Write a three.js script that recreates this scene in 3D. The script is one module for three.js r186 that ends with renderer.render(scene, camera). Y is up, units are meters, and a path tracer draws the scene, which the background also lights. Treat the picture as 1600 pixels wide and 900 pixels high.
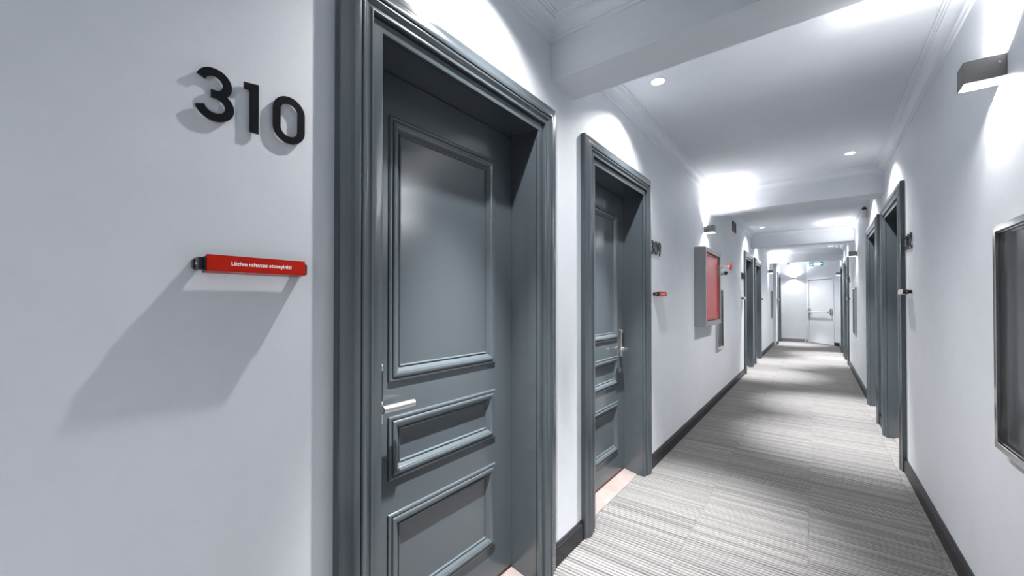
import * as THREE from 'three';
import { RoundedBoxGeometry } from 'three/addons/geometries/RoundedBoxGeometry.js';
import { mergeGeometries, toCreasedNormals } from 'three/addons/utils/BufferGeometryUtils.js';

// ---------------------------------------------------------------- camera, light, exposure
const scene = new THREE.Scene();
scene.background = new THREE.Color(0x000000);          // indoors: no sky is seen
const camera = new THREE.PerspectiveCamera(2 * Math.atan(450 / 623.714) * 180 / Math.PI, 16 / 9, 0.02, 60);
camera.position.set(0, 1.32, 0);
camera.rotation.order = 'YXZ';
camera.rotation.set(0.0095357, 0.6505691, 0);
camera.setViewOffset(1600, 900, 0, -15.78, 1600, 900);  // the lens is shifted a little
camera.updateProjectionMatrix();

const renderer = new THREE.WebGLRenderer({ antialias: true });
renderer.toneMapping = THREE.LinearToneMapping;
renderer.toneMappingExposure = 1.48;
renderer.shadowMap.enabled = true;
renderer.shadowMap.type = THREE.PCFSoftShadowMap;

const SPOT = 9.5, BEAM_CD = 82, SCONCE = 0.85;                          // candela of a ceiling spot's spill and of its narrow beam, and of a wall lamp
const WHITE = new THREE.Color().setRGB(1, 0.985, 0.97);

// ---------------------------------------------------------------- measures of the corridor
const LW = -1.05, RW = 0.555, CEIL = 2.70, BEAM = 2.425;
const STEP_Z = -14.7, LW2 = -0.965, END_Z = -16.3, BACK_Z = 5.2;
const DW = 1.13, DH = 2.27, CAS = 0.1415;               // casing outside width, height, width of the casing

// ---------------------------------------------------------------- helpers
let seed = 7;
const rnd = () => { seed = (seed * 1664525 + 1013904223) >>> 0; return seed / 4294967296; };
const used = {};
function numbered(n) { if (used[n] === undefined) { used[n] = 0; return n; } used[n]++; return n + '_' + String(used[n]).padStart(3, '0'); }
function shadows(o) { o.traverse(c => { if (c.isMesh) { c.castShadow = c.userData.noShadow ? false : true; c.receiveShadow = true; } }); return o; }
function tag(o, label, category, group) { o.userData.label = label; o.userData.category = category; if (group) o.userData.group = group; return o; }
function thing(name, label, category, [x, y, z], turn = 0, group) {
  const o = new THREE.Group(); o.name = numbered(name); scene.add(o); o.position.set(x, y, z); o.rotation.y = turn;
  return tag(o, label, category, group);
}
function part(name, geo, mat, parent, pos) {
  const m = new THREE.Mesh(geo, mat); m.name = name; if (pos) m.position.set(...pos); parent.add(m); return m;
}
function struct(name, geo, mat, label) {
  const m = geo ? new THREE.Mesh(geo, mat) : new THREE.Group(); m.name = name; m.userData.kind = 'structure'; if (label) m.userData.label = label; scene.add(m); return m;
}
const box = (w, h, d, x = 0, y = 0, z = 0) => new THREE.BoxGeometry(w, h, d).translate(x, y, z);
const rbox = (w, h, d, r, x = 0, y = 0, z = 0) => new RoundedBoxGeometry(w, h, d, 2, r).translate(x, y, z);
const cyl = (r1, r2, h, n = 24) => new THREE.CylinderGeometry(r1, r2, h, n);

// a moulding: the profile (u inwards from the path, t out of the plane) swept round a path with mitred corners
function sweep(path, profile, closed, crease = 0.6) {
  const n = path.length, P = [];
  for (let i = 0; i < n; i++) {
    const p = path[i], prev = path[(i + n - 1) % n], next = path[(i + 1) % n];
    const d1 = new THREE.Vector2(p[0] - prev[0], p[1] - prev[1]).normalize(), d2 = new THREE.Vector2(next[0] - p[0], next[1] - p[1]).normalize();
    const n1 = new THREE.Vector2(-d1.y, d1.x), n2 = new THREE.Vector2(-d2.y, d2.x);
    let m;
    if (!closed && i === 0) m = n2; else if (!closed && i === n - 1) m = n1;
    else { m = n1.clone().add(n2); m.multiplyScalar(2 / m.lengthSq()); }
    P.push(profile.map(([u, t]) => [p[0] + m.x * u, p[1] + m.y * u, t]));
  }
  const pos = [], uv = []; let along = 0;
  for (let i = 0; i < (closed ? n : n - 1); i++) {
    const A = P[i], B = P[(i + 1) % n], L = Math.hypot(path[(i + 1) % n][0] - path[i][0], path[(i + 1) % n][1] - path[i][1]);
    let s = 0;
    for (let j = 0; j < profile.length - 1; j++) {
      const ds = Math.hypot(profile[j + 1][0] - profile[j][0], profile[j + 1][1] - profile[j][1]);
      const a = A[j], b = B[j], c = B[j + 1], d = A[j + 1];
      pos.push(...a, ...b, ...c, ...a, ...c, ...d);
      uv.push(along, s, along + L, s, along + L, s + ds, along, s, along + L, s + ds, along, s + ds);
      s += ds;
    }
    along += L;
  }
  const g = new THREE.BufferGeometry();
  g.setAttribute('position', new THREE.Float32BufferAttribute(pos, 3));
  g.setAttribute('uv', new THREE.Float32BufferAttribute(uv, 2));
  g.computeVertexNormals();
  return toCreasedNormals(g, crease);
}
const rect = (x0, y0, x1, y1) => [[x0, y0], [x1, y0], [x1, y1], [x0, y1]];           // anticlockwise
const doorPath = (w, h) => [[w / 2, 0], [w / 2, h], [-w / 2, h], [-w / 2, 0]];        // up the right, across, down the left
function arcPts(cx, cy, rx, ry, a0, a1, n) { const o = []; for (let i = 0; i <= n; i++) { const a = (a0 + (a1 - a0) * i / n) * Math.PI / 180; o.push([cx + rx * Math.cos(a), cy + ry * Math.sin(a)]); } return o; }

// ---------------------------------------------------------------- textures
function noiseGrid(n, cell, s0) {              // tiling value noise, n x n
  const c = Math.max(2, Math.round(n / cell)), g = new Float32Array(c * c); let s = s0 * 7919 + 13;
  for (let i = 0; i < c * c; i++) { s = (s * 1664525 + 1013904223) >>> 0; g[i] = s / 4294967296; }
  const out = new Float32Array(n * n);
  for (let y = 0; y < n; y++) for (let x = 0; x < n; x++) {
    const fx = x * c / n, fy = y * c / n, x0 = Math.floor(fx), y0 = Math.floor(fy);
    let tx = fx - x0, ty = fy - y0; tx = tx * tx * (3 - 2 * tx); ty = ty * ty * (3 - 2 * ty);
    const a = g[(y0 % c) * c + x0 % c], b = g[(y0 % c) * c + (x0 + 1) % c], d = g[((y0 + 1) % c) * c + x0 % c], e = g[((y0 + 1) % c) * c + (x0 + 1) % c];
    out[y * n + x] = (a * (1 - tx) + b * tx) * (1 - ty) + (d * (1 - tx) + e * tx) * ty;
  }
  return out;
}
function fractal(n, cells, amps, s0) { const o = new Float32Array(n * n); cells.forEach((c, k) => { const g = noiseGrid(n, c, s0 + k * 17); for (let i = 0; i < o.length; i++) o[i] += g[i] * amps[k]; }); const t = amps.reduce((a, b) => a + b, 0); for (let i = 0; i < o.length; i++) o[i] /= t; return o; }
function tex(n, f, lo, hi, srgb, repeat) {
  const d = new Uint8Array(n * n * 4);
  for (let i = 0; i < n * n; i++) { const v = Math.max(0, Math.min(255, Math.round(255 * (lo + (hi - lo) * f[i])))); d[i * 4] = d[i * 4 + 1] = d[i * 4 + 2] = v; d[i * 4 + 3] = 255; }
  const t = new THREE.DataTexture(d, n, n); t.wrapS = t.wrapT = THREE.RepeatWrapping; t.magFilter = THREE.LinearFilter; t.minFilter = THREE.LinearMipmapLinearFilter; t.generateMipmaps = true;
  if (srgb) t.colorSpace = THREE.SRGBColorSpace; t.repeat.set(repeat, repeat); t.needsUpdate = true; return t;
}
const plaster = fractal(512, [6, 16, 60, 200], [0.35, 0.3, 0.25, 0.35], 3);
const wallBump = tex(512, plaster, 0, 1, false, 1.6);
const wallMap = tex(512, fractal(512, [8, 40, 170], [0.2, 0.3, 0.6], 21), 0.955, 1, true, 0.8);
const paintRough = tex(512, fractal(512, [64, 170], [0.5, 0.5], 41), 0.13, 0.22, false, 1.3);
const paintBump = tex(512, fractal(512, [30, 90, 200], [0.25, 0.4, 0.5], 57), 0, 1, false, 2.0);
const fibre = fractal(512, [2, 4, 12], [0.6, 0.5, 0.25], 77);
const carpetMap = tex(512, fibre, 0.74, 1, true, 3.4);
const carpetBump = tex(512, fibre, 0, 1, false, 3.4);
const marbleMap = tex(256, fractal(256, [6, 22, 60], [0.4, 0.4, 0.5], 91), 0.8, 1, true, 3);
const brushed = (() => { const n = 256, a = new Float32Array(n * n), r = noiseGrid(n, 2, 5); for (let y = 0; y < n; y++) { const v = r[y * n]; for (let x = 0; x < n; x++) a[y * n + x] = 0.75 * v + 0.25 * r[y * n + x]; } return tex(n, a, 0.28, 0.46, false, 6); })();

// ---------------------------------------------------------------- materials
const rgb = (r, g, b) => new THREE.Color().setRGB(r, g, b);
const std = (c, roughness, metalness = 0, more = {}) => new THREE.MeshStandardMaterial({ color: c, roughness, metalness, ...more });
const M = {
  wall: std(rgb(0.71, 0.740, 0.785), 0.55, 0, { map: wallMap, bumpMap: wallBump, bumpScale: 0.00028 }),
  ceiling: std(rgb(0.71, 0.741, 0.788), 0.8, 0, { map: wallMap, bumpMap: wallBump, bumpScale: 0.00015 }),
  plaster: std(rgb(0.71, 0.741, 0.788), 0.7),
  paint: new THREE.MeshPhysicalMaterial({ color: rgb(0.056, 0.069, 0.079), roughness: 1, roughnessMap: paintRough, specularIntensity: 1, ior: 1.75 }),
  base: new THREE.MeshPhysicalMaterial({ color: rgb(0.016, 0.016, 0.019), roughness: 0.38, specularIntensity: 0.45 }),
  greyBase: std(rgb(0.2, 0.2, 0.22), 0.35),
  carpet: std(rgb(1, 1, 1), 0.95, 0, { map: carpetMap, bumpMap: carpetBump, bumpScale: 0.0015, vertexColors: true }),
  carpetEnd: std(rgb(0.165, 0.163, 0.164), 0.95, 0, { map: carpetMap }),
  marble: std(rgb(0.215, 0.178, 0.170), 0.4, 0, { map: marbleMap }),
  rust: std(rgb(0.16, 0.045, 0.03), 0.5),
  black: std(rgb(0.012, 0.013, 0.016), 0.32),
  numeral: new THREE.MeshPhysicalMaterial({ color: rgb(0.006, 0.007, 0.009), roughness: 0.3, specularIntensity: 0.5 }),
  steel: std(rgb(0.55, 0.53, 0.50), 0.32, 1, { roughnessMap: brushed }),
  satin: std(rgb(0.72, 0.70, 0.68), 0.26, 1),
  lampMetal: std(rgb(0.24, 0.235, 0.23), 0.4, 1),
  red: std(rgb(0.52, 0.035, 0.03), 0.22),
  frameMetal: std(rgb(0.46, 0.455, 0.45), 0.3, 1, { roughnessMap: brushed }),
  cream: std(rgb(0.6, 0.55, 0.48), 0.4),
  redSign: std(rgb(0.42, 0.022, 0.012), 0.3),
  valveRed: std(rgb(0.75, 0.05, 0.03), 0.35),
  brass: std(rgb(0.72, 0.70, 0.62), 0.3, 1),
  greyMetal: std(rgb(0.36, 0.365, 0.375), 0.36, 0.5),
  glass: new THREE.MeshPhysicalMaterial({ color: rgb(0.060, 0.068, 0.075), roughness: 0.17, ior: 1.7 }),
  whitePaint: std(rgb(0.70, 0.72, 0.77), 0.4),
  whitePlastic: std(rgb(0.75, 0.75, 0.76), 0.45),
  brown: std(rgb(0.06, 0.035, 0.03), 0.6),
  spotGlow: std(rgb(0.9, 0.9, 0.9), 0.5, 0, { emissive: new THREE.Color(1, 0.985, 0.97), emissiveIntensity: 14 }),
  bulbGlow: std(rgb(0.9, 0.9, 0.9), 0.5, 0, { emissive: new THREE.Color(1, 0.985, 0.97), emissiveIntensity: 10 }),
  cup: std(rgb(0.8, 0.8, 0.8), 0.6),
};

// ---------------------------------------------------------------- doors: where they stand (centre along the wall)
const DOORS = {
  l1: ['left', -1.139], l2: ['left', -2.585], l3: ['left', -8.95], l4: ['left', -10.48], l5: ['leftEnd', -15.62],
  r1: ['right', -4.885], r2: ['right', -6.385], r3: ['right', -11.45], r4: ['right', -13.02],
};
const SPOTS_AT = [[-0.778, -1.15], [-0.778, -2.53], [0.262, -4.84], [0.262, -6.4], [-0.778, -8.68], [-0.778, -10.35], [0.29, -11.3], [0.29, -12.6], [-0.6, -15.3], [0.262, 1.35]];

// ---------------------------------------------------------------- structure: walls
const T = 0.25;
function wallShape(s0, s1, doors) {          // s runs along the wall
  const sh = new THREE.Shape([[s0, -0.02], [s1, -0.02], [s1, CEIL + 0.1], [s0, CEIL + 0.1]].map(p => new THREE.Vector2(...p)));
  for (const c of doors) { const w = (DW - 2 * CAS) / 2 + 0.016, h = DH - CAS + 0.016; sh.holes.push(new THREE.Path([[c - w, -0.015], [c - w, h], [c + w, h], [c + w, -0.015]].map(p => new THREE.Vector2(...p)))); }
  return new THREE.ExtrudeGeometry(sh, { depth: T, bevelEnabled: false });
}
const onSide = k => Object.values(DOORS).filter(d => d[0] === k).map(d => d[1]);
{
  const l = struct('wall_left', wallShape(-BACK_Z, -STEP_Z, onSide('left').map(z => -z)), M.wall, 'pale blue-grey plastered wall on the left of the corridor');
  l.rotation.y = Math.PI / 2; l.position.set(LW - T, 0, 0);
  const l2 = struct('wall_left_end', wallShape(-STEP_Z, -END_Z + 0.2, onSide('leftEnd').map(z => -z)), M.wall, 'last short stretch of the left wall by the end of the corridor');
  l2.rotation.y = Math.PI / 2; l2.position.set(LW2 - T, 0, 0);
  const r = struct('wall_right', wallShape(END_Z, BACK_Z, onSide('right')), M.wall, 'pale blue-grey plastered wall on the right of the corridor');
  r.rotation.y = -Math.PI / 2; r.position.set(RW + T, 0, 0);
  struct('wall_end', box(1.4, CEIL + 0.1, 0.2, -0.6, (CEIL + 0.1) / 2 - 0.01, END_Z - 0.1), M.wall, 'pale wall closing the far end of the corridor');
  struct('wall_behind', box(2.2, CEIL + 0.1, 0.2, -0.25, (CEIL + 0.1) / 2 - 0.01, BACK_Z + 0.1), M.wall, 'wall behind the camera');
}
// the diagonal wall with the fire door
const DIAG = { x: 0.113, z: -15.858, turn: -Math.atan2(0.779, 0.627) };
{
  const sh = new THREE.Shape([[-0.62, -0.02], [0.95, -0.02], [0.95, CEIL + 0.1], [-0.62, CEIL + 0.1]].map(p => new THREE.Vector2(...p)));
  sh.holes.push(new THREE.Path([[-0.478, -0.015], [-0.478, 2.03], [0.478, 2.03], [0.478, -0.015]].map(p => new THREE.Vector2(...p))));
  const w = struct('wall_diagonal', new THREE.ExtrudeGeometry(sh, { depth: 0.18, bevelEnabled: false }).translate(0, 0, -0.18), M.wall, 'slanted wall across the far right corner, holding the white door');
  w.position.set(DIAG.x, 0, DIAG.z); w.rotation.y = DIAG.turn;
}
// ceiling slab with a round hole at every spot
{
  const sh = new THREE.Shape([[LW - T, END_Z - 0.2], [RW + T, END_Z - 0.2], [RW + T, BACK_Z + 0.2], [LW - T, BACK_Z + 0.2]].map(p => new THREE.Vector2(...p)));
  for (const [x, z] of SPOTS_AT) { const h = new THREE.Path(); h.absarc(x, z, 0.038, 0, Math.PI * 2, true); sh.holes.push(h); }
  const c = struct('ceiling', new THREE.ExtrudeGeometry(sh, { depth: 0.1, bevelEnabled: false, curveSegments: 24 }), M.ceiling, 'smooth pale painted ceiling of the corridor');
  c.rotation.x = Math.PI / 2; c.position.y = CEIL + 0.1;
}
// cross beams
const BEAMS = [[-1.94, -1.707], [-5.755, -5.475], [-9.66, -9.40], [-13.66, -13.41]];
BEAMS.forEach(([a, b], i) => struct('beam_' + (i + 1), box(RW - LW, CEIL - BEAM, b - a, (RW + LW) / 2, (CEIL + BEAM) / 2, (a + b) / 2), M.ceiling, ['nearest', 'second', 'third', 'farthest'][i] + ' plastered cross beam under the ceiling'));
// cornices round each ceiling bay
const CORN = [[0, 0.080], [0.009, 0.080], [0.0105, 0.0785], [0.0105, 0.0715], [0.013, 0.070], [0.013, 0.066], [0.019, 0.0655], [0.0205, 0.064],
  ...arcPts(0.060, 0.062, 0.038, 0.040, 180, 90, 7).map(([u, t]) => [u, 0.062 + 0.022 - (t - 0.062) * 0 - (0.022 + 0.0) - (t - 0.062)]),
  [0.062, 0.022], [0.063, 0.0205], [0.063, 0.0150], [0.070, 0.0140], [0.072, 0.0125], [0.0725, 0.007], [0.082, 0.006], [0.083, 0]];
const bays = [[BACK_Z, -1.707], [-1.94, -5.475], [-5.755, -9.40], [-9.66, -13.41]];
bays.forEach(([a, b], i) => {
  const g = struct('trim_' + (i + 1), sweep(rect(LW, b, RW, a), CORN, true, 0.5), M.plaster, 'moulded plaster cornice round ceiling bay ' + ['one', 'two', 'three', 'four'][i]);
  g.rotation.x = Math.PI / 2; g.position.y = CEIL;
});
{
  const g = struct('trim_5', sweep([[LW2, END_Z], [-0.295, END_Z], [RW, -15.308], [RW, -13.66], [LW2, -13.66]], CORN, true, 0.5), M.plaster, 'moulded plaster cornice round the last ceiling bay');
  g.rotation.x = Math.PI / 2; g.position.y = CEIL;
}
// baseboards
{
  const prof = sgn => new THREE.Shape([[0, 0], [0.017, 0], [0.017, 0.074], [0.0155, 0.0765], [0.0155, 0.080], [0.0165, 0.0825], [0.0155, 0.088], [0.011, 0.094], [0.0095, 0.100], [0.006, 0.104], [0, 0.104]].map(p => new THREE.Vector2(sgn * p[0], p[1])));
  const run = (sgn, x, z0, z1, mat, parent) => { const g = new THREE.ExtrudeGeometry(prof(sgn), { depth: z1 - z0, bevelEnabled: false }); part('board', g, mat, parent, [x, 0, z0]); };
  const L = struct('baseboard_left', null, null, 'dark moulded baseboard along the left wall'), R = struct('baseboard_right', null, null, 'dark moulded baseboard along the right wall');
  const cut = (list, a, b) => { const out = []; let p = a; for (const c of list.slice().sort((m, n) => n - m)) { out.push([c + DW / 2, p]); p = c - DW / 2; } out.push([b, p]); return out; };
  for (const [a, b] of cut(onSide('left'), BACK_Z, STEP_Z)) run(1, LW, a, b, M.base, L);
  for (const [a, b] of cut(onSide('leftEnd'), STEP_Z, END_Z)) run(1, LW2, a, b, M.base, L);
  for (const [a, b] of cut(onSide('right'), BACK_Z, -15.33)) run(-1, RW, a, b, M.base, R);
  const E = struct('baseboard_end', null, null, 'grey baseboard under the far end wall');
  part('board', box(0.66, 0.1, 0.015, -0.63, 0.05, END_Z + 0.0075), M.greyBase, E);
  const D = struct('baseboard_diagonal', null, null, 'short black baseboard beside the white door');
  D.position.set(DIAG.x, 0, DIAG.z); D.rotation.y = DIAG.turn;
  part('board', box(0.17, 0.1, 0.016, 0.615, 0.05, 0.008), M.base, D); part('board', box(0.13, 0.1, 0.016, -0.585, 0.05, 0.008), M.greyBase, D);
}
// ---------------------------------------------------------------- floor: ribbed carpet tiles
{
  const floor = struct('floor', box(RW - LW + 2 * T, 0.08, BACK_Z - END_Z + 0.5, (RW + LW) / 2, -0.0545, (BACK_Z + END_Z) / 2), M.carpetEnd, 'grey ribbed carpet running the length of the corridor');
  const S = 0.54, N = 25, pitch = S / N;
  function tile(w, rows) {                     // ribs run across the corridor (x)
    const pos = [], col = [], uv = [], nrm = [];
    const off = rnd(), prof = []; let z = 0;
    for (let i = 0; i < rows * N; i++) {
      const wide = (i + 2) % 5 === 0 ? 1 : (rnd() < 0.45 ? 0.6 : 0.35), tone = 0.76 + 0.4 * rnd(), w1 = pitch;   // one yarn tone per rib
      const gw = 0.0045 + 0.0055 * wide, dy = 0.0055 + 0.0075 * wide;                                               // the gap before the rib: width and depth
      const q = [[0, -dy, tone], [gw - 0.0008, -dy, tone], [gw, -0.0014, tone], [gw + 0.0016, 0.0001, tone], [gw + 0.004, 0.0006, tone], [w1 - 0.0018, 0.0001, tone], [w1 - 0.0004, -0.0014, tone]];
      for (const [a, h, t] of q) prof.push([z + a, h, t]);
      z += w1;
    }
    prof.push([z, -0.006, 0.95]);
    const base = [0.165, 0.163, 0.164];
    for (let i = 0; i < prof.length - 1; i++) {
      const A = prof[i], B = prof[i + 1];
      const a = [0, A[1], -A[0]], b = [w, A[1], -A[0]], c = [w, B[1], -B[0]], d = [0, B[1], -B[0]];
      pos.push(...a, ...b, ...c, ...a, ...c, ...d);
      for (const k of [A, A, B, A, B, B]) col.push(base[0] * k[2], base[1] * k[2], base[2] * k[2]);
      for (const p of [a, b, c, a, c, d]) uv.push(p[0] + off, p[2] + off * 3.1);
    }
    const g = new THREE.BufferGeometry();
    g.setAttribute('position', new THREE.Float32BufferAttribute(pos, 3)); g.setAttribute('color', new THREE.Float32BufferAttribute(col, 3)); g.setAttribute('uv', new THREE.Float32BufferAttribute(uv, 2));
    g.computeVertexNormals(); return toCreasedNormals(g, 1.2);
  }
  const cols = [[LW - 0.041, -0.58], [-0.58, -0.04], [-0.04, 0.50], [0.50, RW + 0.041]];   // into the doorways, up to the thresholds
  cols.forEach(([x0, x1]) => {
    const kinds = [0, 1, 2, 3].map(() => tile(x1 - x0 - 0.0012, 1));
    let n = 0;
    for (let z = -0.36; z > -9.0; z -= S, n++) part('carpet_tile', kinds[(n * 3 + Math.floor(rnd() * 2)) % 4], M.carpet, floor, [x0, 0, z]);
    const far = part('far_carpet', tile(x1 - x0 - 0.0012, 14), M.carpet, floor, [x0, 0, -0.36 - n * S]); far.userData.kind = 'stuff';
    const near = part('near_carpet', tile(x1 - x0 - 0.0012, 6), M.carpet, floor, [x0, 0, -0.36 + 6 * S]); near.userData.kind = 'stuff';
  });
}

// ---------------------------------------------------------------- panelled doors
const CASING = [[0, 0], [0, 0.024], [0.0015, 0.0262], [0.004, 0.027], [0.014, 0.0275], [0.024, 0.0305], [0.033, 0.0355], [0.040, 0.0385], [0.045, 0.0388], [0.0485, 0.037], [0.049, 0.031], [0.0525, 0.0305], [0.053, 0.0345], [0.0555, 0.0365],
  [0.058, 0.0367], [0.061, 0.035], [0.066, 0.0305], [0.072, 0.0285], [0.077, 0.0292], [0.0795, 0.0315], [0.082, 0.0318], [0.0845, 0.0300], [0.085, 0.024], [0.085, 0.010], [0.088, 0.010], [0.088, 0.0165], [0.0895, 0.0185], [0.1145, 0.0190], [0.1165, 0.0182], [0.1175, 0.0165], [0.1175, 0.004]]
  .map(([u, t]) => [u * CAS / 0.1175, t]);
const JAMB = [[CAS - 0.0005, 0.0105], [CAS, 0.0065], [CAS, -0.185]];
const PANEL = [[0, -0.001], [0, 0.004], [0.003, 0.0064], [0.0075, 0.0072], [0.0115, 0.0062], [0.0132, 0.0036], [0.016, 0.0034], [0.0165, 0.0076], [0.020, 0.0100], [0.0255, 0.0106], [0.0295, 0.0096], [0.0303, 0.0080],
  [0.0340, 0.0070], [0.041, 0.0020], [0.047, -0.0040], [0.0500, -0.0062], [0.0505, -0.0036], [0.053, -0.0025], [0.0555, -0.0036], [0.0570, -0.0070], [0.058, -0.0100]];
const LEAF_T = -0.14, OPW = DW - 2 * CAS, OPH = DH - CAS;
const G = {
  casing: sweep(doorPath(DW, DH), CASING, false, 0.55), jamb: sweep(doorPath(DW, DH), JAMB, false, 0.4),
  threshold: new THREE.ExtrudeGeometry(new THREE.Shape([[0.040, -0.02], [0.040, 0.003], [0.050, 0.009], [0.135, 0.026], [0.195, 0.026], [0.195, -0.02]].map(p => new THREE.Vector2(...p))), { depth: OPW - 0.004, bevelEnabled: false }).translate(0, 0, -OPW / 2 + 0.002).rotateY(Math.PI / 2), sill: box(OPW - 0.004, 0.02, 0.05, 0, 0.026, LEAF_T - 0.03),
};
const PANELS = [[1.037, 1.977], [0.694, 0.917], [0.201, 0.577]];
{ // the leaf is framed: rails and stiles round three sunk panels
  const w = (OPW - 0.005) / 2, sh = new THREE.Shape([[-w, 0.043], [w, 0.043], [w, OPH - 0.003], [-w, OPH - 0.003]].map(p => new THREE.Vector2(...p)));
  for (const [a, b] of PANELS) sh.holes.push(new THREE.Path([[-0.285, a + 0.0055], [-0.285, b - 0.0055], [0.285, b - 0.0055], [0.285, a + 0.0055]].map(p => new THREE.Vector2(...p))));
  G.leaf = new THREE.ExtrudeGeometry(sh, { depth: 0.043, bevelEnabled: true, bevelThickness: 0.001, bevelSize: 0.001, bevelSegments: 1 }).translate(0, 0, LEAF_T - 0.044);
}
PANELS.forEach(([a, b], i) => { G['mould' + i] = sweep(rect(-0.2905, a, 0.2905, b), PANEL, true, 0.5); G['panel' + i] = box(0.568, b - a - 0.013, 0.012, 0, (a + b) / 2, LEAF_T - 0.0155); });
function lever(dir) {                        // round bar lever on a neck; dir = +1 points to the right
  const bar = cyl(0.0138, 0.0138, 0.128, 24).rotateZ(Math.PI / 2).translate(dir * 0.058, 0, 0.052);
  const end = new THREE.SphereGeometry(0.0138, 20, 12).scale(0.35, 1, 1).translate(dir * 0.122, 0, 0.052);
  const neck = cyl(0.010, 0.0115, 0.045, 18).rotateX(Math.PI / 2).translate(0, 0, 0.03), rose = cyl(0.0165, 0.0165, 0.012, 24).rotateX(Math.PI / 2).translate(0, 0, 0.022);
  return mergeGeometries([bar, end, neck, rose]);
}
const plateGeo = mergeGeometries([rbox(0.046, 0.205, 0.020, 0.005, 0, 0, 0.010), rbox(0.030, 0.012, 0.022, 0.003, 0, 0.094, 0.011)]);
const readerGeo = rbox(0.034, 0.105, 0.009, 0.003, 0, 0.030, 0.021), keyGeo = cyl(0.004, 0.004, 0.003, 14).rotateX(Math.PI / 2).translate(0, 0, 0.0275);
function makeDoor(handle) {                  // handle: -1 at the left, +1 at the right as one faces the door
  const d = new THREE.Group();
  part('casing', G.casing, M.paint, d); part('jamb', G.jamb, M.paint, d);
  part('threshold', G.threshold, M.marble, d).userData.label = 'pinkish stone threshold'; part('wooden_sill', G.sill, M.rust, d);
  const leaf = part('door_leaf', G.leaf, M.paint, d);
  for (let i = 0; i < 3; i++) { part('panel_molding', G['mould' + i], M.paint, leaf, [0, 0, LEAF_T]); part('panel', G['panel' + i], M.paint, leaf); }
  const h = part('handle_plate', plateGeo, M.satin, d, [handle * (OPW / 2 - 0.081), 1.005, LEAF_T]);
  part('card_reader', readerGeo, M.black, h); part('lever', lever(-handle), M.satin, h, [0, -0.042, 0]); part('keyhole', keyGeo, M.black, h, [0, -0.085, -0.01]);
  return d;
}
const protoL = makeDoor(-1), protoR = makeDoor(1);
const doorSpec = [
  ['l1', -1, 'dark grey panelled door nearest the camera, beside the numerals 310'],
  ['l2', 1, 'dark grey panelled door beside the numerals 309, before the red cabinet'],
  ['r1', 1, 'nearest dark door frame on the right wall, beside the numerals 302'],
  ['r2', -1, 'dark door frame on the right wall just beyond the one marked 302'],
  ['l3', -1, 'dark door frame on the left wall first beyond the red cabinet'],
  ['l4', 1, 'dark door frame on the left wall second beyond the red cabinet'],
  ['r3', 1, 'narrow dark door frame on the right wall beyond the tall dark panel'],
  ['r4', -1, 'farthest dark door frame on the right wall near the white door'],
  ['l5', -1, 'farthest dark door frame on the left, next to the end wall'],
];
doorSpec.forEach(([key, hand, label], i) => {
  const [side, z] = DOORS[key], d = (hand < 0 ? protoL : protoR).clone();
  d.name = 'door_' + (i + 1); d.userData = { kind: 'structure', label };
  d.position.set(side === 'right' ? RW : side === 'left' ? LW : LW2, 0, z); d.rotation.y = side === 'right' ? -Math.PI / 2 : Math.PI / 2; scene.add(d);
});

// white fire door in the slanted wall
{
  const d = new THREE.Group(); d.name = 'door_10'; d.userData = { kind: 'structure', label: 'white fire door with a push bar at the far end of the corridor' };
  d.position.set(DIAG.x, 0, DIAG.z); d.rotation.y = DIAG.turn; scene.add(d);
  part('door_leaf', rbox(0.935, 2.005, 0.05, 0.004, 0, 1.012, -0.033), M.whitePaint, d);
  part('door_frame', sweep(doorPath(1.04, 2.075), [[0, 0], [0, 0.012], [0.003, 0.015], [0.044, 0.015], [0.046, 0.012], [0.046, -0.12]], false, 0.5), M.whitePaint, d);
  const pb = part('push_bar', cyl(0.017, 0.017, 0.84, 18).rotateZ(Math.PI / 2), M.whitePaint, d, [0, 1.0, 0.10]);
  for (const s of [-1, 1]) part('bar_bracket', mergeGeometries([rbox(0.07, 0.20, 0.045, 0.008), rbox(0.035, 0.055, 0.11, 0.008, 0, -0.0, 0.05), box(0.03, 0.1, 0.035, 0, 0.04, 0.03).rotateX(-0.5).toNonIndexed()]), M.steel, d, [s * 0.43, 1.01, 0.016]);
}

// ---------------------------------------------------------------- ceiling spots
const spotTrim = new THREE.LatheGeometry([[0.0365, 0.004], [0.0375, -0.002], [0.041, -0.0045], [0.046, -0.004], [0.0485, 0], [0.0485, 0.001]].map(p => new THREE.Vector2(...p)), 32);
const spotCup = new THREE.LatheGeometry([[0.0375, 0.001], [0.034, 0.014], [0.028, 0.026], [0.022, 0.032]].map(p => new THREE.Vector2(...p)), 28);
const spotBulb = new THREE.CylinderGeometry(0.031, 0.031, 0.006, 24);
const spotLabels = ['recessed ceiling spot above the door marked 310', 'bright recessed ceiling spot above the door marked 309', 'recessed ceiling spot on the right above the door marked 302', 'recessed spot on the right behind the second beam', 'recessed spot on the left before the third beam',
  'recessed spot on the left just behind the third beam', 'recessed spot on the right behind the third beam', 'recessed spot on the right before the farthest beam', 'recessed spot on the left before the end wall',
  'recessed ceiling spot just behind the camera on the right'];
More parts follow.
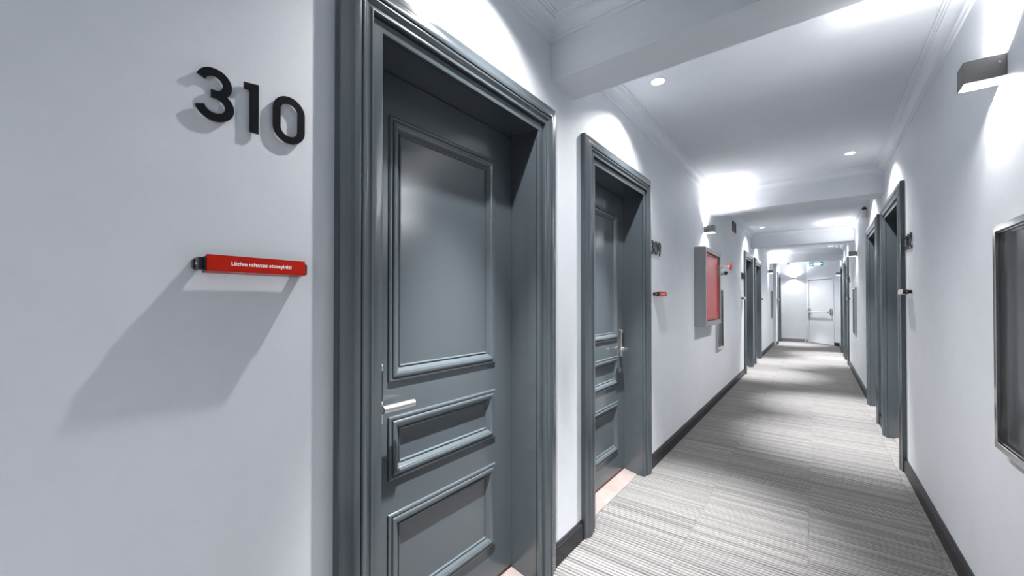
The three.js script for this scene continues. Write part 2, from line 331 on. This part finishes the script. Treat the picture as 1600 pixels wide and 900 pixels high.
SPOTS_AT.forEach(([x, z], i) => {
  const t = thing('ceiling_spot', spotLabels[i], 'ceiling light', [x, CEIL, z], 0, 'recessed ceiling spots');
  part('trim_ring', spotTrim, M.whitePlastic, t); part('reflector', spotCup, M.cup, t);
  const b = part('bulb', spotBulb, M.spotGlow, t, [0, 0.0055, 0]); b.userData.noShadow = true;
  for (const [cd, angle, soft] of [[SPOT, 1.12, 1], [BEAM_CD, 0.40, 1]]) {   // a halogen's wide spill and its narrow beam
    const s = new THREE.SpotLight(WHITE, cd, 0, angle, soft, 2); s.name = 'spot_lamp'; s.position.set(0, -0.003, 0); s.target.position.set(0, -2, 0); s.target.name = 'spot_target';
    s.castShadow = true; s.shadow.mapSize.set(1024, 1024); s.shadow.camera.near = 0.01; s.shadow.camera.far = 20; s.shadow.bias = -0.0005; s.shadow.radius = 0.8;
    t.add(s); t.add(s.target);
  }
});

// ---------------------------------------------------------------- wall lamps: open steel boxes that shine up and down
const SCW = 0.085, SCD = 0.108, SCH = 0.082;
function scBody() { const o = new THREE.Shape([[-SCW / 2, 0], [SCW / 2, 0], [SCW / 2, SCD], [-SCW / 2, SCD]].map(p => new THREE.Vector2(...p))); const k = 0.003; o.holes.push(new THREE.Path([[-SCW / 2 + k, k], [-SCW / 2 + k, SCD - k], [SCW / 2 - k, SCD - k], [SCW / 2 - k, k]].map(p => new THREE.Vector2(...p)))); return new THREE.ExtrudeGeometry(o, { depth: SCH, bevelEnabled: false }).rotateX(Math.PI / 2).translate(0, SCH / 2, 0); }
const scGeo = scBody(), bulbGeo = new THREE.SphereGeometry(0.009, 18, 12), socketGeo = cyl(0.009, 0.009, 0.045, 16).rotateX(Math.PI / 2), screwGeo = new THREE.SphereGeometry(0.0045, 12, 8).scale(0.4, 1, 1);
function sconce(label, pos, turn) {
  const t = thing('wall_lamp', label, 'wall lamp', pos, turn, 'box wall lamps');
  part('housing', scGeo, M.lampMetal, t); part('socket', socketGeo, M.whitePlastic, t, [0, 0, 0.0245]);
  for (const s of [-1, 1]) part('screw', screwGeo, M.satin, t, [s * (SCW / 2 + 0.0005), 0.012, 0.018]);
  for (const y of [-0.018, 0.018]) {           // one small bulb for the light below, one for the light above
    const b = part('bulb', bulbGeo, M.bulbGlow, t, [0, y, 0.055]); b.userData.noShadow = true;
    const p = new THREE.PointLight(WHITE, SCONCE, 0, 2); p.name = 'bulb_lamp'; p.position.set(0, y, 0.055); p.castShadow = true; p.shadow.mapSize.set(512, 512); p.shadow.camera.near = 0.004; p.shadow.radius = 0.4; p.shadow.bias = -0.0005; t.add(p);
  }
}
sconce('steel box wall lamp high on the right wall near the camera', [RW, 2.18, -2.263], -Math.PI / 2);
sconce('small steel wall lamp above the red cabinet', [LW, 2.18, -5.19], Math.PI / 2);
sconce('wall lamp on the right wall above the tall dark panel far along', [RW, 2.13, -8.87], -Math.PI / 2);
sconce('wall lamp on the left wall beyond the paired left doors', [LW, 2.17, -13.25], Math.PI / 2);
sconce('dark wall lamp on the right wall nearest the white door', [RW, 2.10, -14.25], -Math.PI / 2);
sconce('wall lamp throwing light up and down the far end wall', [-0.585, 2.10, END_Z], 0);

// ---------------------------------------------------------------- numerals
function strokePoly(pts, w) {                // a line of even width with square ends
  const L = [], R = [];
  pts.forEach((p, i) => { const a = pts[Math.max(0, i - 1)], b = pts[Math.min(pts.length - 1, i + 1)], d = new THREE.Vector2(b[0] - a[0], b[1] - a[1]).normalize(); L.push([p[0] - d.y * w / 2, p[1] + d.x * w / 2]); R.push([p[0] + d.y * w / 2, p[1] - d.x * w / 2]); });
  return new THREE.Shape([...L, ...R.reverse()].map(p => new THREE.Vector2(...p)));
}
function ringShape(x0, y0, x1, y1, r, w) {
  const mk = (S, a, b, c, d, q, cw) => { const p = [...arcPts(c - q, b + q, q, q, -90, 0, 10), ...arcPts(c - q, d - q, q, q, 0, 90, 10), ...arcPts(a + q, d - q, q, q, 90, 180, 10), ...arcPts(a + q, b + q, q, q, 180, 270, 10)]; if (cw) p.reverse(); return new S(p.map(v => new THREE.Vector2(...v))); };
  const s = mk(THREE.Shape, x0, y0, x1, y1, r, false); s.holes.push(mk(THREE.Path, x0 + w, y0 + w, x1 - w, y1 - w, r - w, true)); return s;
}
const SW = 0.0160, DIGIT = {
  3: () => [strokePoly([...arcPts(0.0345, 0.0825, 0.0245, 0.0240, 163, -78, 22), [0.029, 0.0588]], SW), strokePoly([[0.029, 0.0588], ...arcPts(0.0355, 0.0340, 0.0278, 0.0254, 80, -166, 24)], SW)],
  1: () => [new THREE.Shape([[0.012, 0], [0.0295, 0], [0.0295, 0.115], [0, 0.1105], [0, 0.0965], [0.012, 0.098]].map(p => new THREE.Vector2(...p)))],
  0: () => [ringShape(0, 0, 0.074, 0.115, 0.0365, SW)],
  9: () => [ringShape(0, 0.040, 0.072, 0.115, 0.0355, SW), strokePoly([[0.0634, 0.072], [0.060, 0.050], [0.052, 0.026], [0.036, 0.000]], SW)],
  2: () => [strokePoly([...arcPts(0.0355, 0.080, 0.027, 0.0265, 170, -38, 20), [0.012, 0.010]], SW), new THREE.Shape([[0.002, 0], [0.070, 0], [0.070, 0.0165], [0.002, 0.0165]].map(p => new THREE.Vector2(...p)))],
  8: () => [ringShape(0.004, 0.052, 0.068, 0.115, 0.031, SW), ringShape(0, 0, 0.072, 0.067, 0.0330, SW)],
  4: () => [new THREE.Shape([[0.044, 0], [0.061, 0], [0.061, 0.115], [0.044, 0.115]].map(p => new THREE.Vector2(...p))), new THREE.Shape([[0, 0.026], [0.074, 0.026], [0.074, 0.042], [0, 0.042]].map(p => new THREE.Vector2(...p))), strokePoly([[0.008, 0.034], [0.052, 0.108]], SW)],
};
const PINS = { 3: [[0.036, 0.1065], [0.036, 0.0086]], 1: [[0.021, 0.1], [0.021, 0.015]], 0: [[0.037, 0.107], [0.037, 0.008]], 9: [[0.036, 0.107], [0.053, 0.028]], 2: [[0.036, 0.1065], [0.03, 0.008]], 8: [[0.036, 0.107], [0.036, 0.008]], 4: [[0.052, 0.1], [0.052, 0.01]] };
const digitGeo = {};
function numeral(ch, label, pos, turn, group) {
  digitGeo[ch] ??= mergeGeometries([new THREE.ExtrudeGeometry(DIGIT[ch](), { depth: 0.0042, bevelEnabled: true, bevelThickness: 0.0006, bevelSize: 0.0005, bevelSegments: 1, curveSegments: 10 }).translate(0, 0, 0.0046),
    ...PINS[ch].map(([x, y]) => cyl(0.003, 0.003, 0.005, 10).rotateX(Math.PI / 2).translate(x, y, 0.0025).toNonIndexed())]);   // a thin plate on short pins
  const m = new THREE.Mesh(digitGeo[ch], M.numeral); m.name = numbered('numeral'); m.position.set(...pos); m.rotation.y = turn; scene.add(m);
  tag(m, label, 'numeral', group); return m;
}
const word = { 3: 'three', 1: 'one', 0: 'nought', 9: 'nine', 2: 'two', 8: 'eight', 4: 'four' };
[['3', -0.262], ['1', -0.3535], ['0', -0.4155]].forEach(([c, z]) => numeral(c, `large black numeral ${word[c]} of 310 on the wall by the nearest door`, [LW, 1.715, z], Math.PI / 2, 'numerals of 310'));
[['3', -3.200], ['0', -3.292], ['9', -3.382]].forEach(([c, z]) => numeral(c, `black numeral ${word[c]} of 309 on the wall beyond the second left door`, [LW, 1.705, z], Math.PI / 2, 'numerals of 309'));
[['3', -4.270], ['0', -4.178], ['2', -4.086]].forEach(([c, z]) => numeral(c, `black numeral ${word[c]} of 302 on the right wall`, [RW, 1.712, z], -Math.PI / 2, 'numerals of 302'));
[['3', -8.05], ['0', -8.142], ['8', -8.234]].forEach(([c, z]) => numeral(c, `tiny black numeral ${word[c]} before the first far left door frame`, [LW, 1.73, z], Math.PI / 2, 'numerals before the far left doors'));
[['3', -10.84], ['0', -10.748], ['4', -10.656]].forEach(([c, z]) => numeral(c, `tiny black numeral ${word[c]} before the narrow far right door frame`, [RW, 1.72, z], -Math.PI / 2, 'numerals before the far right doors'));

// ---------------------------------------------------------------- turning door signs
function signTexture() {
  const c = document.createElement('canvas'); c.width = 1024; c.height = 512; const x = c.getContext('2d');
  x.fillStyle = '#b21d08'; x.fillRect(0, 0, 1024, 512);
  let s = 99; const r = () => { s = (s * 1664525 + 1013904223) >>> 0; return s / 4294967296; };
  for (let i = 0; i < 420; i++) { x.fillStyle = `rgba(${150 + 60 * r() | 0},${14 + 34 * r() | 0},${6 + 14 * r() | 0},0.16)`; x.beginPath(); x.arc(r() * 1024, r() * 512, 6 + r() * 34, 0, 7); x.fill(); }
  x.fillStyle = x.strokeStyle = '#f4efec'; x.lineWidth = 2.5; x.textAlign = 'left'; x.textBaseline = 'middle';
  const line = (t, y, px, w) => { x.font = `bold ${px}px sans-serif`; const k = w / x.measureText(t).width; x.save(); x.translate(220, y); x.scale(k, 1); x.fillText(t, 0, 0); x.strokeText(t, 0, 0); x.restore(); };
  line('Lütfen rahatsız etmeyiniz!', 128, 78, 640); line('Lütfen rahatsız etmeyiniz!', 345, 58, 640);
  const t = new THREE.CanvasTexture(c); t.colorSpace = THREE.SRGBColorSpace; return t;
}
const signMat = new THREE.MeshPhysicalMaterial({ color: rgb(1, 1, 1), roughness: 0.35, specularIntensity: 0.4, map: signTexture() });
const SL = 0.200, SQ = 0.0345;
const coreGeo = new RoundedBoxGeometry(SL - 0.001, SQ - 0.002, SQ - 0.002, 2, 0.0015);
const facePlate = (v0, v1) => { const g = new THREE.BoxGeometry(SL, SQ, 0.0016), uv = g.attributes.uv; for (let i = 0; i < uv.count; i++) { const side = Math.floor(i / 4); if (side < 4) uv.setXY(i, 0.02, 0.97); else uv.setY(i, v0 + (v1 - v0) * uv.getY(i)); } return g; };
const frontPlate = facePlate(0.5, 1), lowerPlate = facePlate(0, 0.5).rotateX(Math.PI / 2);
const armGeo = mergeGeometries([rbox(0.010, 0.026, 0.036, 0.002, 0, 0, 0.018), rbox(0.016, 0.018, 0.012, 0.002, 0, 0, 0.006)]);
const pinGeo = new THREE.SphereGeometry(0.0032, 10, 8), capGeo = rbox(0.003, 0.028, 0.028, 0.001);
function doorSign(label, pos, turn, red = true) {
  const t = thing('door_sign', label, 'sign', pos, turn, red ? 'red turning door signs' : 'cream turning door signs'), m = red ? signMat : M.cream;
  const core = part('sign_core', coreGeo, M.black, t, [0, 0, 0.0315]); core.rotation.x = -0.10;       // turned a little on its pins
  part('sign_face', frontPlate, m, core, [0, 0, SQ / 2 - 0.0008]); part('sign_face', lowerPlate, m, core, [0, -SQ / 2 + 0.0008, 0]);
  for (const s of [-1, 1]) { const a = part('bracket', armGeo, M.black, t, [s * (SL / 2 + 0.006), 0, 0]); part('screw', pinGeo, M.whitePlastic, a, [s * 0.005, 0, 0.026]); part('end_cap', capGeo, M.black, t, [s * (SL / 2 + 0.0012), 0, 0.0315]); }
  return t;
}
doorSign('red turning sign bar with white lettering below the numerals 310', [LW, 1.4005, -0.374], Math.PI / 2);
doorSign('small red sign bar on the wall below the numerals 309', [LW, 1.385, -3.375], Math.PI / 2);
doorSign('cream sign bar with black brackets on the right wall below the numerals 302', [RW, 1.395, -4.165], -Math.PI / 2, false);
doorSign('tiny pale sign bar before the first far left door frame', [LW, 1.385, -8.14], Math.PI / 2, false);
doorSign('tiny pale sign bar just beyond the second far left door frame', [LW, 1.385, -11.3], Math.PI / 2, false);
doorSign('tiny pale sign bar before the narrow far right door frame', [RW, 1.385, -10.72], -Math.PI / 2, false);
doorSign('tiny pale sign bar before the last left door frame', [LW2, 1.385, -14.92], Math.PI / 2, false);

// ---------------------------------------------------------------- fire hose cabinet
{
  const t = thing('fire_cabinet', 'grey metal fire hose cabinet with a glossy red door', 'cabinet', [LW, 1.487, -5.085], Math.PI / 2);
  const w = 0.86, h = 0.865, d = 0.114, f = 0.052;
  part('cabinet_body', sweep(rect(-w / 2, -h / 2, w / 2, h / 2), [[0, 0], [0, d - 0.003], [0.003, d], [f, d], [f, d - 0.03], [f, 0.02]], true, 0.4), M.greyMetal, t);
  part('back_panel', box(w - 0.02, h - 0.02, 0.012, 0, 0, 0.01), M.red, t);
  const dr = part('cabinet_door', rbox(w - 2 * f - 0.012, h - 2 * f - 0.012, 0.02, 0.004, 0, 0, d - 0.030), M.red, t);
  part('door_handle', rbox(0.022, 0.11, 0.012, 0.004, w / 2 - f - 0.04, 0.22, d - 0.015), M.satin, dr);
  part('door_rim', sweep(rect(-(w / 2 - f - 0.022), -(h / 2 - f - 0.022), w / 2 - f - 0.022, h / 2 - f - 0.022), [[0, 0], [0, 0.004], [0.003, 0.006], [0.010, 0.006], [0.013, 0.004], [0.013, 0]], true), M.red, dr, [0, 0, d - 0.0205]);
}
// hydrant valve beside it
{
  const t = thing('hydrant_valve', 'pale metal hydrant valve with a red hand wheel beside the red cabinet', 'valve', [LW, 1.775, -5.75], Math.PI / 2);
  part('flange', new THREE.LatheGeometry([[0, 0.012], [0.045, 0.012], [0.048, 0.009], [0.048, 0]].map(p => new THREE.Vector2(...p)), 28).rotateX(Math.PI / 2), M.whitePlastic, t);
  part('valve_body', new THREE.LatheGeometry([[0.024, 0], [0.024, 0.03], [0.034, 0.036], [0.036, 0.075], [0.030, 0.088], [0.018, 0.094], [0.018, 0.112], [0.012, 0.116], [0.012, 0.125]].map(p => new THREE.Vector2(...p)), 28).rotateX(Math.PI / 2), M.brass, t);
  part('spindle', cyl(0.006, 0.006, 0.08, 14).rotateX(Math.PI / 2), M.brass, t, [0, 0, 0.155]);
  const ring = new THREE.TorusGeometry(0.046, 0.0075, 12, 36), sp = [0, 1, 2].map(i => cyl(0.0048, 0.0048, 0.088, 10).rotateZ(i * Math.PI / 3));
  part('hand_wheel', mergeGeometries([ring, ...sp, cyl(0.012, 0.012, 0.018, 16).rotateX(Math.PI / 2)]), M.valveRed, t, [0, 0, 0.188]);
  part('outlet', mergeGeometries([cyl(0.019, 0.022, 0.07, 20).translate(0, -0.055, 0.056), cyl(0.022, 0.022, 0.08, 20).rotateX(Math.PI / 2 - 0.18).translate(0, -0.092, 0.082)]), M.brass, t);
  part('hose_cap', mergeGeometries([cyl(0.026, 0.026, 0.024, 20).rotateX(Math.PI / 2 - 0.18).translate(0, -0.084, 0.13), cyl(0.009, 0.012, 0.02, 12).rotateX(Math.PI / 2 - 0.18).translate(0, -0.081, 0.147)]), M.black, t);
}

// ---------------------------------------------------------------- tall dark glass panels in metal frames
const PW = 0.375, PH = 0.81;
const frameGeo = sweep(rect(-PW / 2, -PH / 2, PW / 2, PH / 2), [[0, 0], [0, 0.033], [0.0015, 0.035], [0.0225, 0.035], [0.024, 0.0335], [0.0245, 0.026], [0.028, 0.0245], [0.0285, 0.010], [0.033, 0.009], [0.0335, 0.006]], true, 0.4);
const paneGeo = box(PW - 0.062, PH - 0.062, 0.005, 0, 0, 0.0055), backGeo = box(PW - 0.01, PH - 0.01, 0.003, 0, 0, 0.0018);
function darkPanel(label, pos, turn) {
  const t = thing('framed_glass_panel', label, 'framed panel', pos, turn, 'tall framed dark glass panels');
  part('frame', frameGeo, M.frameMetal, t); part('glass_pane', paneGeo, M.glass, t); part('backing', backGeo, M.black, t);
}
darkPanel('tall dark glass panel in a metal frame at the right edge of the photo', [RW, 1.193, -2.060], -Math.PI / 2);
darkPanel('dark framed panel partly hidden below the red cabinet', [LW, 1.10, -5.98], Math.PI / 2);
darkPanel('narrow dark framed panel far along the right wall', [RW, 1.16, -9.12], -Math.PI / 2);
darkPanel('narrow dark framed panel far along the left wall', [LW, 1.25, -13.95], Math.PI / 2);

// ---------------------------------------------------------------- small fittings
{
  const v = thing('vent_grille', 'small dark brown grille high on the left wall beyond the second beam', 'vent', [LW, 2.525, -7.3], Math.PI / 2);
  part('grille_frame', sweep(rect(-0.15, -0.08, 0.15, 0.08), [[0, 0], [0, 0.014], [0.018, 0.016], [0.02, 0.004]], true), M.brown, v);
  part('backing', box(0.29, 0.15, 0.003, 0, 0, 0.002), M.black, v);
  for (let i = 0; i < 6; i++) part('slat', box(0.262, 0.014, 0.003).rotateX(0.6), M.brown, v, [0, -0.055 + i * 0.022, 0.009]);
  const e = thing('alarm_sensor', 'small white alarm with a dark dome high on the right wall', 'alarm', [RW, 2.50, -7.07], -Math.PI / 2);
  part('housing', mergeGeometries([cyl(0.028, 0.022, 0.09, 20).translate(0, 0, 0.035).toNonIndexed(), rbox(0.05, 0.11, 0.014, 0.003, 0, 0, 0.007)]), M.whitePlastic, e);
  part('dome', new THREE.SphereGeometry(0.026, 20, 14), M.black, e, [0, 0.062, 0.035]);
  const c = thing('dome_camera', 'tiny dark dome at the top of the far end wall', 'camera', [-0.73, 2.595, END_Z], 0);
  part('mount', cyl(0.035, 0.04, 0.02, 20).rotateX(Math.PI / 2).translate(0, 0, 0.01), M.whitePlastic, c); part('dome', new THREE.SphereGeometry(0.03, 18, 12), M.black, c, [0, 0, 0.03]);
}
// exit sign
{
  const t = thing('exit_sign', 'lit teal and white exit sign hanging before the white door', 'sign', [0.018, 2.385, -14.1]);
  const c = document.createElement('canvas'); c.width = 512; c.height = 208; const x = c.getContext('2d');
  x.fillStyle = '#2f7386'; x.fillRect(0, 0, 512, 208);
  x.fillStyle = '#ffffff'; x.beginPath(); x.arc(86, 70, 20, 0, 7); x.fill(); x.lineWidth = 22; x.lineCap = 'round'; x.strokeStyle = '#ffffff';
  for (const [a, b, d, e] of [[86, 100, 76, 134], [76, 134, 100, 172], [76, 134, 44, 160], [86, 104, 118, 120], [86, 104, 54, 118]]) { x.beginPath(); x.moveTo(a, b); x.lineTo(d, e); x.stroke(); }
  x.fillRect(150, 22, 250, 164); x.beginPath(); x.moveTo(420, 60); x.lineTo(492, 104); x.lineTo(420, 148); x.fill();
  x.fillStyle = '#6fa3b0'; x.font = 'bold 92px sans-serif'; x.textBaseline = 'middle'; x.textAlign = 'center'; x.fillText('EXIT', 275, 106);
  const tx = new THREE.CanvasTexture(c); tx.colorSpace = THREE.SRGBColorSpace;
  part('housing', rbox(0.315, 0.125, 0.03, 0.005), M.whitePlastic, t);
  part('lit_face', new THREE.PlaneGeometry(0.305, 0.115), std(rgb(1, 1, 1), 0.3, 0, { map: tx, emissive: new THREE.Color(1, 1, 1), emissiveMap: tx, emissiveIntensity: 0.55 }), t, [0, 0, 0.0155]);
  for (const s of [-1, 1]) part('rod', cyl(0.004, 0.004, 0.255, 10), M.satin, t, [s * 0.11, 0.19, 0]);
}

shadows(scene);
renderer.render(scene, camera);
